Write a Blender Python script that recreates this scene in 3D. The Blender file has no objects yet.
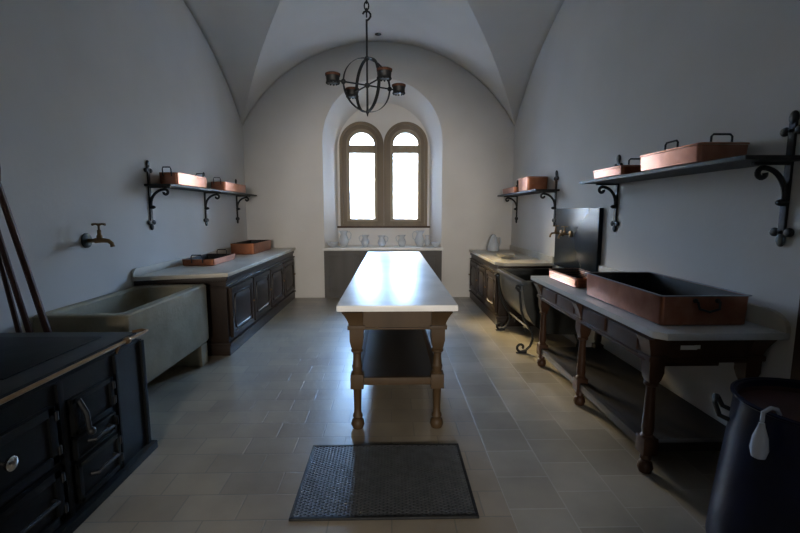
import bpy, bmesh, math, random
from mathutils import Vector, Matrix
random.seed(4)
PI = math.pi
sc = bpy.context.scene
col = sc.collection

# ------------------------------------------------------------------ camera
F_PX, CAM_H, VX, VY = 430.0, 1.46, 391.0, 212.0
cam = bpy.data.cameras.new('camera'); cam_o = bpy.data.objects.new('camera', cam); col.objects.link(cam_o)
cam.sensor_width = 36.0; cam.lens = F_PX / 800 * 36.0
cam.clip_start = .02; cam.clip_end = 200
pitch = math.atan((266.5 - VY) / F_PX); yaw = math.atan((400 - VX) / F_PX)
cam_o.location = (0, 0, CAM_H); cam_o.rotation_euler = (PI/2 - pitch, 0, -yaw)
sc.camera = cam_o

# ------------------------------------------------------------------ daylight and exposure
SKY_STRENGTH = 64.0
wd = bpy.data.worlds.new('daylight'); sc.world = wd; wd.use_nodes = True
nt = wd.node_tree; nt.nodes.clear()
def N(t, typ, **kw):
    n = t.nodes.new(typ)
    for k, v in kw.items(): setattr(n, k, v)
    return n
wo = N(nt, 'ShaderNodeOutputWorld'); bg = N(nt, 'ShaderNodeBackground')
tc = N(nt, 'ShaderNodeTexCoord'); sp = N(nt, 'ShaderNodeSeparateXYZ')
nt.links.new(tc.outputs['Generated'], sp.inputs[0])
# blue-white sky, paler and warmer where the low hazy sun stands to the left
mr = N(nt, 'ShaderNodeMapRange'); mr.inputs[1].default_value = -.21; mr.inputs[2].default_value = -.31
nt.links.new(sp.outputs['X'], mr.inputs[0])
mx = N(nt, 'ShaderNodeMixRGB'); mx.inputs[1].default_value = (.36, .62, 1.0, 1)
mb = N(nt, 'ShaderNodeMixRGB'); mb.inputs[1].default_value = (.86, .93, 1.0, 1); mb.inputs[2].default_value = (.32, .57, 1.0, 1)
mz = N(nt, 'ShaderNodeMapRange'); mz.inputs[1].default_value = .0; mz.inputs[2].default_value = .28; nt.links.new(sp.outputs['Z'], mz.inputs[0])
nt.links.new(mz.outputs[0], mb.inputs[0]); nt.links.new(mb.outputs[0], mx.inputs[1]); mx.inputs[2].default_value = (4.6, 3.2, 1.35, 1)
me_ = N(nt, 'ShaderNodeMapRange'); me_.inputs[1].default_value = .27; me_.inputs[2].default_value = .42; nt.links.new(sp.outputs['Z'], me_.inputs[0])
mp_ = N(nt, 'ShaderNodeMath', operation='MULTIPLY'); nt.links.new(mr.outputs[0], mp_.inputs[0]); nt.links.new(me_.outputs[0], mp_.inputs[1])
nt.links.new(mp_.outputs[0], mx.inputs[0])
mg = N(nt, 'ShaderNodeMapRange'); mg.inputs[1].default_value = -.06; mg.inputs[2].default_value = .42; mg.inputs[3].default_value = .12; mg.inputs[4].default_value = 2.0
nt.links.new(sp.outputs['Z'], mg.inputs[0])
mm = N(nt, 'ShaderNodeMixRGB'); mm.blend_type = 'MULTIPLY'; mm.inputs[0].default_value = 1
nt.links.new(mx.outputs[0], mm.inputs[1]); nt.links.new(mg.outputs[0], mm.inputs[2])
nt.links.new(mm.outputs[0], bg.inputs[0]); bg.inputs[1].default_value = SKY_STRENGTH
nt.links.new(bg.outputs[0], wo.inputs[0])
# the two window openings guide the sampling of the daylight (portals give off no light of their own)
for cx in (-.53, .28):
    l = bpy.data.lights.new('daylight_portal', 'AREA'); l.shape = 'RECTANGLE'; l.size = .5; l.size_y = 1.65
    l.cycles.is_portal = True
    lo = bpy.data.objects.new('daylight_portal', l); col.objects.link(lo)
    lo.location = (cx, 7.86, 2.10); lo.rotation_euler = (-PI/2, 0, 0)
# added warm fill light behind the camera, coming in through the archway
hl = bpy.data.lights.new('warm_fill', 'AREA'); hl.shape = 'RECTANGLE'; hl.size = 1.0; hl.size_y = .8; hl.energy = 66; hl.spread = math.radians(75); hl.color = (1.0, .91, .80)
hlo = bpy.data.objects.new('warm_fill', hl); col.objects.link(hlo); hlo.location = (-.15, -5.2, 1.9); hlo.rotation_euler = (math.radians(90), 0, 0)
sc.view_settings.view_transform = 'Standard'; sc.view_settings.look = 'None'
sc.view_settings.gamma = 1; sc.view_settings.use_curve_mapping = False
sc.view_settings.exposure = 0.26
sc.cycles.max_bounces = 10; sc.cycles.diffuse_bounces = 6; sc.cycles.sample_clamp_indirect = 6

# ------------------------------------------------------------------ materials
def srgb(h):
    c = [int(h[i:i+2], 16)/255 for i in (0, 2, 4)]
    return tuple((x/12.92 if x <= .04045 else ((x+.055)/1.055)**2.4) for x in c) + (1,)
def mat(name, c1, c2=None, rough=.6, metal=0., scale=6., bump=.0, bscale=40., detail=5, stretch=(1,1,1), spec=.5, rvar=0., coat=0.):
    m = bpy.data.materials.new(name); m.use_nodes = True; t = m.node_tree
    b = t.nodes['Principled BSDF']; b.inputs['Roughness'].default_value = rough; b.inputs['Metallic'].default_value = metal
    b.inputs['Specular IOR Level'].default_value = spec; b.inputs['Coat Weight'].default_value = coat; b.inputs['Coat Roughness'].default_value = .12
    tcn = N(t, 'ShaderNodeTexCoord'); mp = N(t, 'ShaderNodeMapping'); mp.inputs['Scale'].default_value = stretch
    t.links.new(tcn.outputs['Object'], mp.inputs[0])
    n = N(t, 'ShaderNodeTexNoise'); n.inputs['Scale'].default_value = scale; n.inputs['Detail'].default_value = detail
    t.links.new(mp.outputs[0], n.inputs['Vector'])
    r = N(t, 'ShaderNodeValToRGB'); r.color_ramp.elements[0].position = .3; r.color_ramp.elements[1].position = .7
    r.color_ramp.elements[0].color = c1 if len(c1) == 4 else (*c1, 1); cc = c2 or c1
    r.color_ramp.elements[1].color = cc if len(cc) == 4 else (*cc, 1)
    t.links.new(n.outputs['Fac'], r.inputs[0]); t.links.new(r.outputs[0], b.inputs['Base Color'])
    if rvar:
        q = N(t, 'ShaderNodeMapRange'); q.inputs[3].default_value = rough - rvar; q.inputs[4].default_value = rough + rvar
        t.links.new(n.outputs['Fac'], q.inputs[0]); t.links.new(q.outputs[0], b.inputs['Roughness'])
    if bump:
        n2 = N(t, 'ShaderNodeTexNoise'); n2.inputs['Scale'].default_value = bscale; n2.inputs['Detail'].default_value = 4
        t.links.new(mp.outputs[0], n2.inputs['Vector'])
        bp = N(t, 'ShaderNodeBump'); bp.inputs['Strength'].default_value = bump; bp.inputs['Distance'].default_value = .01
        t.links.new(n2.outputs['Fac'], bp.inputs['Height']); t.links.new(bp.outputs[0], b.inputs['Normal'])
    return m
PLASTER = mat('plaster', srgb('cdcbc7'), srgb('d6d4d1'), .92, scale=1.3, bump=.12, bscale=25)
MARBLE = mat('white_marble', srgb('cfd0ce'), srgb('e4e4e2'), .33, scale=5, rvar=.06, bump=.03, bscale=8)
MARBLE_WARM = mat('aged_marble', srgb('b3ada0'), srgb('c9c4b8'), .42, scale=4, rvar=.08, bump=.04, bscale=12)
MARBLE_GREY = mat('grey_marble', srgb('a9aeb0'), srgb('c3c6c7'), .38, scale=4, rvar=.08, bump=.04, bscale=12)
OAK = mat('table_wood', srgb('3a2c1b'), srgb('483723'), .55, scale=7, stretch=(1, 1, .18), bump=.08, bscale=30, spec=.3)
DARKWOOD = mat('dark_brown_wood', srgb('1e150f'), srgb('2b1f17'), .42, scale=8, stretch=(1, 1, .2), bump=.06, bscale=30, spec=.25)
MIDWOOD = mat('brown_wood', srgb('332015'), srgb('442c1c'), .46, scale=8, stretch=(1, 1, .2), bump=.06, bscale=30, spec=.3)
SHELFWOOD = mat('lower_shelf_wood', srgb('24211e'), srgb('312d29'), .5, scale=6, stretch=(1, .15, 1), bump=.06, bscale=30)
FRAMEDARK = mat('outer_window_wood', srgb('5e5140'), srgb('6c5d49'), .55, scale=9, stretch=(1, 1, .15), bump=.05)
FRAMEWOOD = mat('window_wood', srgb('7c705c'), srgb('8d806b'), .55, scale=9, stretch=(1, 1, .15), bump=.05)
POLEWOOD = mat('red_brown_pole_wood', srgb('3e2114'), srgb('552e1b'), .55, scale=12, stretch=(1, 1, .1))
STONE = mat('sink_stone', srgb('87806a'), srgb('9c9580'), .75, scale=5, bump=.25, bscale=35)
IRON = mat('wrought_iron', srgb('121416'), srgb('1d2023'), .55, .2, scale=20, bump=.2, bscale=60)
IRON_RUST = mat('rusted_iron', srgb('3a2218'), srgb('54301e'), .8, .2, scale=30, bump=.2, bscale=80)
BLACKSTEEL = mat('stove_black_steel', srgb('090a0b'), srgb('0f1112'), .5, 0., scale=6, rvar=.08, spec=.14)
STOVETOP = mat('stove_top_plate', srgb('0d0f11'), srgb('15171a'), .42, 0., scale=5, rvar=.1, spec=.2)
SLATE = mat('polished_black_slate', srgb('161c23'), srgb('202830'), .24, scale=3, rvar=.04, spec=.09)
BASIN = mat('dark_basin_metal', srgb('2c2e2d'), srgb('3a3c3a'), .48, .4, scale=4, rvar=.1)
COPPER = mat('copper', (.28, .11, .06), (.42, .185, .115), .33, 1., scale=9, rvar=.08, bump=.35, bscale=6)
COPPER_DARK = mat('tarnished_copper', (.26, .10, .05), (.38, .15, .08), .38, 1., scale=9, rvar=.08, bump=.06, bscale=14)
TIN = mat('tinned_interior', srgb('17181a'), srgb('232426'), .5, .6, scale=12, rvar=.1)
TINRIM = mat('tinned_rim', srgb('7c828c'), srgb('969ba3'), .38, .9, scale=12)
BRASS = mat('brass', (.30, .17, .085), (.40, .24, .12), .34, 1., scale=14)
BRASS_AGED = mat('aged_brass', (.14, .09, .045), (.22, .13, .06), .45, 1., scale=14)
VERDIGRIS = mat('dull_bronze_flange', srgb('303430'), srgb('3f4440'), .6, .6, scale=20)
CERAMIC = mat('white_porcelain', srgb('b2b8c0'), srgb('c2c8ce'), .2, scale=3, coat=.3)
ENAMEL = mat('dark_blue_enamel', srgb('060c1e'), srgb('0a1430'), .34, scale=4, spec=.2)
POT_IN = mat('pot_inside_red_brown', srgb('2a0f0c'), srgb('3a1612'), .6, scale=8)
GRATE = mat('grate_steel', srgb('6a6e74'), srgb('7c8086'), .42, .6, scale=20)
PIT = mat('grate_pit', srgb('1d1b19'), srgb('272421'), .7)
PAPER = mat('white_tag', srgb('e0e0d8'), srgb('eaeae4'), .6)
KNOB = mat('polished_steel', (.55, .55, .55), (.65, .65, .65), .2, 1.)
DARK = mat('dark_recess', srgb('0c0b0a'), srgb('12110f'), .9)
GREYWOOD = mat('grey_painted_wood', srgb('484644'), srgb('565452'), .6, scale=5, stretch=(1, 1, .2))

def glass_mat():
    m = bpy.data.materials.new('window_glass'); m.use_nodes = True; t = m.node_tree; t.nodes.clear()
    o = N(t, 'ShaderNodeOutputMaterial'); mix = N(t, 'ShaderNodeMixShader'); fr = N(t, 'ShaderNodeFresnel'); fr.inputs[0].default_value = 1.45
    tr = N(t, 'ShaderNodeBsdfTransparent'); tr.inputs[0].default_value = (.95, .97, .97, 1); gl = N(t, 'ShaderNodeBsdfGlossy'); gl.inputs['Roughness'].default_value = .03
    t.links.new(fr.outputs[0], mix.inputs[0]); t.links.new(tr.outputs[0], mix.inputs[1]); t.links.new(gl.outputs[0], mix.inputs[2]); tl = N(t, 'ShaderNodeBsdfTranslucent'); tl.inputs[0].default_value = (.78, .88, 1, 1); m2 = N(t, 'ShaderNodeMixShader'); m2.inputs[0].default_value = .36
    t.links.new(mix.outputs[0], m2.inputs[1]); t.links.new(tl.outputs[0], m2.inputs[2]); t.links.new(m2.outputs[0], o.inputs[0])
    return m
GLASS = glass_mat()

def floor_mat():
    m = bpy.data.materials.new('stone_floor_slabs'); m.use_nodes = True; t = m.node_tree; b = t.nodes['Principled BSDF']
    tcn = N(t, 'ShaderNodeTexCoord'); mp = N(t, 'ShaderNodeMapping'); t.links.new(tcn.outputs['Object'], mp.inputs[0])
    wob = N(t, 'ShaderNodeTexNoise'); wob.inputs['Scale'].default_value = 1.2
    def brick(rot, w, h):
        mpp = N(t, 'ShaderNodeMapping'); mpp.inputs['Rotation'].default_value = (0, 0, rot); t.links.new(tcn.outputs['Object'], mpp.inputs[0])
        k = N(t, 'ShaderNodeTexBrick'); k.inputs['Scale'].default_value = 1; k.inputs['Brick Width'].default_value = w; k.inputs['Row Height'].default_value = h
        k.inputs['Mortar Size'].default_value = .0045; k.inputs['Mortar Smooth'].default_value = .4; k.offset = .5; k.inputs['Bias'].default_value = 0
        k.inputs['Color1'].default_value = srgb('8a8070'); k.inputs['Color2'].default_value = srgb('9a8f7c'); k.inputs['Mortar'].default_value = srgb('7b766b')
        t.links.new(mpp.outputs[0], k.inputs['Vector']); return k
    k1 = brick(0, .30, .19); k2 = brick(PI/2, .26, .29)
    k2.inputs['Color1'].default_value = srgb('8d887c'); k2.inputs['Color2'].default_value = srgb('a39d90'); k2.inputs['Mortar'].default_value = srgb('aca79d')
    s = N(t, 'ShaderNodeSeparateXYZ'); t.links.new(tcn.outputs['Object'], s.inputs[0])
    g = N(t, 'ShaderNodeMath', operation='GREATER_THAN'); g.inputs[1].default_value = .58; t.links.new(s.outputs['X'], g.inputs[0])
    mc = N(t, 'ShaderNodeMixRGB'); t.links.new(g.outputs[0], mc.inputs[0]); t.links.new(k1.outputs['Color'], mc.inputs[1]); t.links.new(k2.outputs['Color'], mc.inputs[2])
    mf = N(t, 'ShaderNodeMixRGB'); t.links.new(g.outputs[0], mf.inputs[0]); t.links.new(k1.outputs['Fac'], mf.inputs[1]); t.links.new(k2.outputs['Fac'], mf.inputs[2])
    n = N(t, 'ShaderNodeTexNoise'); n.inputs['Scale'].default_value = 2.2; n.inputs['Detail'].default_value = 6; t.links.new(tcn.outputs['Object'], n.inputs['Vector'])
    rr = N(t, 'ShaderNodeMapRange'); rr.inputs[1].default_value = .3; rr.inputs[2].default_value = .7; rr.inputs[3].default_value = .72; rr.inputs[4].default_value = 1.16; t.links.new(n.outputs['Fac'], rr.inputs[0])
    ml = N(t, 'ShaderNodeMixRGB'); ml.blend_type = 'MULTIPLY'; ml.inputs[0].default_value = 1; t.links.new(mc.outputs[0], ml.inputs[1]); t.links.new(rr.outputs[0], ml.inputs[2])
    t.links.new(ml.outputs[0], b.inputs['Base Color'])
    ro = N(t, 'ShaderNodeMapRange'); b.inputs['Specular IOR Level'].default_value = .9; ro.inputs[3].default_value = .26; ro.inputs[4].default_value = .44; t.links.new(n.outputs['Fac'], ro.inputs[0]); t.links.new(ro.outputs[0], b.inputs['Roughness'])
    inv = N(t, 'ShaderNodeMath', operation='MULTIPLY_ADD'); inv.inputs[1].default_value = -1; inv.inputs[2].default_value = 1; t.links.new(mf.outputs[0], inv.inputs[0])
    n3 = N(t, 'ShaderNodeTexNoise'); n3.inputs['Scale'].default_value = 14; n3.inputs['Detail'].default_value = 5; t.links.new(tcn.outputs['Object'], n3.inputs['Vector'])
    ad = N(t, 'ShaderNodeMath', operation='MULTIPLY_ADD'); ad.inputs[1].default_value = .5; t.links.new(n3.outputs['Fac'], ad.inputs[0]); t.links.new(inv.outputs[0], ad.inputs[2])
    bp = N(t, 'ShaderNodeBump'); bp.inputs['Strength'].default_value = .24; bp.inputs['Distance'].default_value = .006; t.links.new(ad.outputs[0], bp.inputs['Height']); t.links.new(bp.outputs[0], b.inputs['Normal'])
    return m
FLOOR = floor_mat()

# ------------------------------------------------------------------ helpers (all builders take world coordinates)
WL = {}
class MB:
    def __init__(s): s.bm = bmesh.new()
    def box(s, x0, x1, y0, y1, z0, z1, bev=0., rz=0., seg=2):
        t = bmesh.new(); bmesh.ops.create_cube(t, size=1)
        bmesh.ops.scale(t, vec=(x1-x0, y1-y0, z1-z0), verts=t.verts)
        if bev: bmesh.ops.bevel(t, geom=t.edges[:], offset=bev, segments=seg, affect='EDGES', profile=.7)
        if rz: bmesh.ops.rotate(t, matrix=Matrix.Rotation(rz, 3, 'Z'), verts=t.verts)
        bmesh.ops.translate(t, vec=((x0+x1)/2, (y0+y1)/2, (z0+z1)/2), verts=t.verts)
        s._add(t); return s
    def _add(s, t):
        me = bpy.data.meshes.new('tmp'); t.to_mesh(me); t.free(); s.bm.from_mesh(me); bpy.data.meshes.remove(me)
    def prism(s, pts, axis, a0, a1, bev=0.):
        """pts: 2-D outline in the two other axes (in x,y,z order); extruded a0..a1 on axis"""
        t = bmesh.new()
        def P(p, a): q = list(p); q.insert(axis, a); return q
        lo = [t.verts.new(P(p, a0)) for p in pts]; hi = [t.verts.new(P(p, a1)) for p in pts]; n = len(pts)
        t.faces.new(lo); t.faces.new(hi[::-1])
        for i in range(n): t.faces.new((lo[i], hi[i], hi[(i+1) % n], lo[(i+1) % n]))
        bmesh.ops.recalc_face_normals(t, faces=t.faces)
        if bev: bmesh.ops.bevel(t, geom=t.edges[:], offset=bev, segments=2, affect='EDGES', profile=.7)
        s._add(t); return s
    def loft(s, loops, close=False, caps=False):
        t = bmesh.new(); L = [[t.verts.new(p) for p in lp] for lp in loops]; n = len(loops[0])
        for a, b in zip(L, L[1:]):
            for i in range(n if close else n-1): t.faces.new((a[i], a[(i+1) % n], b[(i+1) % n], b[i]))
        if caps: t.faces.new(L[0][::-1]); t.faces.new(L[-1])
        bmesh.ops.recalc_face_normals(t, faces=t.faces); s._add(t); return s
    def lathe(s, x, y, prof, seg=24, z0=0., axis='Z', caps=True, sx=1., sy=1.):
        """prof: (radius, height) list"""
        loops = []
        for r, h in prof:
            lp = []
            for i in range(seg):
                a = 2*PI*i/seg; c, d = max(r, 1e-4)*math.cos(a)*sx, max(r, 1e-4)*math.sin(a)*sy
                lp.append((x+c, y+d, z0+h) if axis == 'Z' else ((x+h, y+c, z0+d) if axis == 'X' else (x+c, y+h, z0+d)))
            loops.append(lp)
        return s.loft(loops, True, caps)
    def tube(s, pts, r, seg=8, flat=None):
        """round tube through pts; r number or list; flat=(w,h) gives a rectangular bar"""
        pts = [Vector(p) for p in pts]; loops = []; up0 = None
        for i, p in enumerate(pts):
            d = (pts[min(i+1, len(pts)-1)] - pts[max(i-1, 0)]).normalized()
            if up0 is None:
                up0 = Vector((0, 1, 0)) if abs(d.y) < .8 else Vector((1, 0, 0))
            u = (up0 - d*up0.dot(d)).normalized(); v = d.cross(u); up0 = u
            if flat: q = [(flat[0]/2, flat[1]/2), (-flat[0]/2, flat[1]/2), (-flat[0]/2, -flat[1]/2), (flat[0]/2, -flat[1]/2)]
            else:
                R = r[i] if isinstance(r, (list, tuple)) else r
                q = [(R*math.cos(2*PI*k/seg), R*math.sin(2*PI*k/seg)) for k in range(seg)]
            loops.append([tuple(p + u*a + v*b) for a, b in q])
        return s.loft(loops, True, True)
    def sphere(s, x, y, z, r, sx=1, sy=1, sz=1, seg=14):
        t = bmesh.new(); bmesh.ops.create_uvsphere(t, u_segments=seg, v_segments=seg//2+2, radius=r)
        bmesh.ops.scale(t, vec=(sx, sy, sz), verts=t.verts); bmesh.ops.translate(t, vec=(x, y, z), verts=t.verts); s._add(t); return s
    def build(s, name, m, parent=None, smooth=True, ang=35):
        me = bpy.data.meshes.new(name)
        if parent is not None:
            bmesh.ops.translate(s.bm, vec=-WL[parent.name], verts=s.bm.verts); w = WL[parent.name]
        else: w = Vector((0, 0, 0))
        bmesh.ops.remove_doubles(s.bm, verts=s.bm.verts, dist=1e-6)
        bmesh.ops.recalc_face_normals(s.bm, faces=s.bm.faces)
        s.bm.to_mesh(me); s.bm.free()
        if smooth:
            me.shade_smooth(); me.set_sharp_from_angle(angle=math.radians(ang))
        me.materials.append(m)
        o = bpy.data.objects.new(name, me); col.objects.link(o)
        if parent is not None: o.parent = parent
        WL[o.name] = w.copy()
        return o
def tag(o, label=None, cat=None, group=None, kind=None):
    if label: o['label'] = label
    if cat: o['category'] = cat
    if group: o['group'] = group
    if kind: o['kind'] = kind
    return o
def thing(name, label, cat, loc, group=None):
    o = bpy.data.objects.new(name, None); o.empty_display_size = .1; col.objects.link(o); o.location = loc
    WL[o.name] = Vector(loc); return tag(o, label, cat, group)
def copy_tree(o, parent=None):
    c = o.copy(); col.objects.link(c); c.parent = parent
    for ch in list(o.children): copy_tree(ch, c)
    return c
def struct(o): o['kind'] = 'structure'; return o
def arch(cx, r, zb, zs, n=28):
    """closed outline x,z: bottom right, up, round head, down to bottom left"""
    return [(cx+r, zb)] + [(cx+r*math.cos(PI*i/n), zs+r*math.sin(PI*i/n)) for i in range(n+1)] + [(cx-r, zb)]
def wall_fill(name, outer, holes, y, thick, m):
    t = bmesh.new(); E_ = []
    for lp in [outer] + holes:
        v = [t.verts.new((p[0], y, p[1])) for p in lp]
        E_ += [t.edges.new((v[i], v[(i+1) % len(v)])) for i in range(len(v))]
    bmesh.ops.triangle_fill(t, use_beauty=True, use_dissolve=False, edges=E_)
    r = bmesh.ops.extrude_face_region(t, geom=t.faces[:])
    bmesh.ops.translate(t, vec=(0, thick, 0), verts=[e for e in r['geom'] if isinstance(e, bmesh.types.BMVert)])
    b = MB(); b._add(t); return b.build(name, m, None, smooth=False)

# ------------------------------------------------------------------ room shell
XL, XR, YF, YB = -2.42, 2.05, 7.30, -.10
BAY = 7.4; XC = (XL+XR)/2; HW = (XR-XL)/2; RV = 2.55; ZC = 1.62
def hv(u): return ZC + math.sqrt(RV*RV - (HW*u)**2)
struct(MB().box(XL-.3, XR+.3, YB-.3, YF+.3, -.2, 0).build('floor', FLOOR, smooth=False))
# groin vault
t = bmesh.new(); n = 64
for bay in range(1):
    yc = YF - BAY/2 - bay*BAY
    V = [[t.verts.new((XC+HW*(2*i/n-1), yc+BAY/2*(2*j/n-1), max(hv(2*i/n-1), hv(2*j/n-1)))) for j in range(n+1)] for i in range(n+1)]
    for i in range(n):
        for j in range(n):
            a, b, c, d = V[i][j], V[i+1][j], V[i+1][j+1], V[i][j+1]
            if (i < n/2) == (j < n/2): t.faces.new((a, b, c)); t.faces.new((a, c, d))
            else: t.faces.new((a, b, d)); t.faces.new((b, c, d))
bmesh.ops.remove_doubles(t, verts=t.verts, dist=1e-5)
b = MB(); b._add(t); ceil = b.build('ceiling', PLASTER, ang=7); struct(ceil)
sm = ceil.modifiers.new('thickness', 'SOLIDIFY'); sm.thickness = .2; sm.offset = 1
def side_outline():
    yc = YF - BAY/2
    return [(YB, 0), (YF, 0)] + [(yc+BAY/2*(1-2*i/64), hv(1-2*i/64)+.1) for i in range(65)]
so = side_outline()
def side_wall(name, x0, x1):
    t = bmesh.new(); v = [t.verts.new((x0, p[0], p[1])) for p in so]
    E_ = [t.edges.new((v[i], v[(i+1) % len(v)])) for i in range(len(v))]
    bmesh.ops.triangle_fill(t, use_beauty=True, edges=E_)
    r = bmesh.ops.extrude_face_region(t, geom=t.faces[:])
    bmesh.ops.translate(t, vec=(x1-x0, 0, 0), verts=[e for e in r['geom'] if isinstance(e, bmesh.types.BMVert)])
    b = MB(); b._add(t); struct(b.build(name, PLASTER, smooth=False))
side_wall('wall_left', XL, XL-.3); side_wall('wall_right', XR, XR+.3)
end_outline = [(XL, 0), (XR, 0)] + [(XC+HW*(1-2*i/64), hv(1-2*i/64)+.1) for i in range(65)]
NX, NR, NZB, NZS = -.135, .99, .83, 2.62       # niche mouth
IX, IR, IZS, YW = -.127, .815, 2.52, 7.75      # niche back
WINS = (-.512, .262); WR, WZB, WZS = .385, 1.215, 2.63
struct(wall_fill('wall_far', end_outline, [arch(NX, NR, NZB, NZS, 40)], YF, .1, PLASTER))
t = MB(); A = arch(NX, NR, NZB, NZS, 40); B_ = arch(IX, IR, NZB, IZS, 40)
t.loft([[(p[0], YF+.0005, p[1]) for p in A], [(p[0], YW, p[1]) for p in B_], [(p[0]+(.15 if p[0] > IX else -.15), YW, p[1]+(.15 if p[1] > 2.7 else 0)) for p in B_], [(p[0]+(.2 if p[0] > IX else -.2), YF+.1, p[1]+(.2 if p[1] > 2.7 else 0)) for p in A]], True)
struct(t.build('wall_niche_reveal', PLASTER, ang=40))
struct(wall_fill('wall_niche_back', [(IX+1.25, 0), (IX+1.25, 4.1), (IX-1.25, 4.1), (IX-1.25, 0)], [arch(c, WR, WZB, WZS, 32) for c in WINS], YW, .13, PLASTER))
struct(wall_fill('wall_back', end_outline, [arch(-.15, .95, .0005, 1.6)], YB, -.2, PLASTER))
hx0, hx1, hy0, hy1, hz = -2.2, 1.9, -6.0, YB-.2, 3.4  # unseen hall added around the fill light, dark and closed against the sky
struct(MB().box(hx0, hx1, hy0, YB-.29, -.2, 0).build('floor_added_hall', MIDWOOD, smooth=False))
struct(MB().box(hx0, hx1, hy0, hy1, hz, hz+.1).build('ceiling_added_hall', MIDWOOD, smooth=False))
struct(MB().box(hx0-.1, hx0, hy0, hy1, -.2, hz+.1).build('wall_added_hall_left', MIDWOOD, smooth=False))
struct(MB().box(hx1, hx1+.1, hy0, hy1, -.2, hz+.1).build('wall_added_hall_right', MIDWOOD, smooth=False))
struct(MB().box(hx0-.1, hx1+.1, hy0-.1, hy0, -.2, hz+.1).build('wall_added_hall_back', MIDWOOD, smooth=False))

# windows
def ring(cx, ro, ri, zbo, zbi, y0, y1, mb):
    a = arch(cx, ro, zbo, WZS, 32); b = arch(cx, ri, zbi, WZS, 32)
    mb.loft([[(p[0], y0, p[1]) for p in a], [(p[0], y0, p[1]) for p in b], [(p[0], y1, p[1]) for p in b], [(p[0], y1, p[1]) for p in a], [(p[0], y0, p[1]) for p in a]], True)
for i, cx in enumerate(WINS):
    w = bpy.data.objects.new('window_%d' % (i+1), None); col.objects.link(w); w.location = (cx, YW, WZB); WL[w.name] = Vector((cx, YW, WZB)); struct(w)
    m = MB(); ring(cx, .386, .335, WZB-.002, WZB+.035, YW-.035, YW+.12, m); ring(cx, .34, .272, WZB+.03, WZB+.08, YW+.005, YW+.14, m)
    m.build('window_frame', FRAMEDARK, w, ang=30)
    m = MB(); ring(cx, .277, .217, WZB+.075, WZB+.125, YW+.04, YW+.15, m); m.box(cx-.22, cx+.22, YW+.045, YW+.14, 2.495, 2.632, .008)
    m.build('sash', FRAMEWOOD, w, ang=30)
    m = MB(); g = arch(cx, .221, WZB+.12, WZS, 32)
    m.loft([[(p[0], YW+.09, p[1]) for p in g], [(p[0], YW+.096, p[1]) for p in g]], True, True); m.build('glass', GLASS, w, smooth=False)
struct(MB().box(-.955, .70, YW-.06, YW+.02, 1.178, 1.213, .008).build('trim_1', MIDWOOD))
struct(MB().box(NX-NR-.03, NX+NR+.03, YF-.06, YW+.02, .812, .862, .012).build('trim_2', MARBLE))
# dark panelled front under the sill
u = bpy.data.objects.new('trim_3', None); col.objects.link(u); u.location = (NX, YF, 0); WL[u.name] = Vector((NX, YF, 0)); struct(u)
m = MB(); m.box(NX-1.0, NX+1.0, YF-.03, YF+.01, 0, .81)
m.build('panelled_front', GREYWOOD, u)
m = MB()
for k in range(4):
    x0 = NX-.93+k*.47; m.box(x0, x0+.43, YF-.045, YF-.028, .10, .14, .004).box(x0, x0+.43, YF-.045, YF-.028, .70, .74, .004).box(x0, x0+.04, YF-.045, YF-.028, .14, .70, .004).box(x0+.39, x0+.43, YF-.045, YF-.028, .14, .70, .004)
m.build('panel_moulding', GREYWOOD, u)
struct(MB().lathe(-.19, 7.0, [(.045, 0), (.05, -.012), (.03, -.02)], 16, z0=hv((-.19-XC)/HW)+.004).build('trim_4', DARK))

# ------------------------------------------------------------------ furniture
def leg_flared(x, y, ztop, zmould, zshelf, sx, sy, s=1.):
    """square flared head, collar, turned shaft, square shelf block, ball foot; sx,sy = outward flare direction"""
    m = MB(); h = .045*s
    n = 8; loops = []
    for i in range(n+1):
        f = i/n; z = zmould + (ztop-zmould)*f; k = .045*f**1.6*s
        x0, x1 = x-h, x+h; y0, y1 = y-h, y+h
        if sx < 0: x0 -= k
        if sx > 0: x1 += k
        if sy < 0: y0 -= k
        if sy > 0: y1 += k
        loops.append([(x0, y0, z), (x1, y0, z), (x1, y1, z), (x0, y1, z)])
    m.loft(loops, True, True)
    m.box(x-h-.012, x+h+.012, y-h-.012, y+h+.012, zmould-.014, zmould+.014, .005)
    zc = zmould-.155*s
    m.loft([[(x-a, y-a, z), (x+a, y-a, z), (x+a, y+a, z), (x-a, y+a, z)] for a, z in ((h, zmould-.01), (h, zmould-.09*s), (h*.8, zc+.02), (h*.62, zc))], True, True)
    P = [(.030*s, zc+.004), (.041*s, zc-.004), (.041*s, zc-.016), (.028*s, zc-.026), (.026*s, zc-.05)]
    zs1 = zshelf+.05
    P += [(.031*s, zc-.05-(zc-.05-zs1)*.5), (.036*s, zs1+.05), (.030*s, zs1+.015), (.040*s, zs1+.004), (.040*s, zs1-.004)]
    m.lathe(x, y, P[::-1], 20)
    m.box(x-.044*s, x+.044*s, y-.044*s, y+.044*s, zshelf-.05, zs1, .006)
    z0 = zshelf-.05; zf = min(.155, z0-.01)
    m.lathe(x, y, [(.02, 0), (.036*s, .004), (.046*s, .03), (.040*s, .058), (.026*s, .072), (.035*s, .086), (.032*s, .10), (.024*s, .112), (.024*s, zf) if zf > .115 else (.024*s, .118), (.028*s, z0-.012) if z0-.012 > .12 else (.026*s, .12), (.036*s, max(z0, .125))], 20)
    return m

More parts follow.
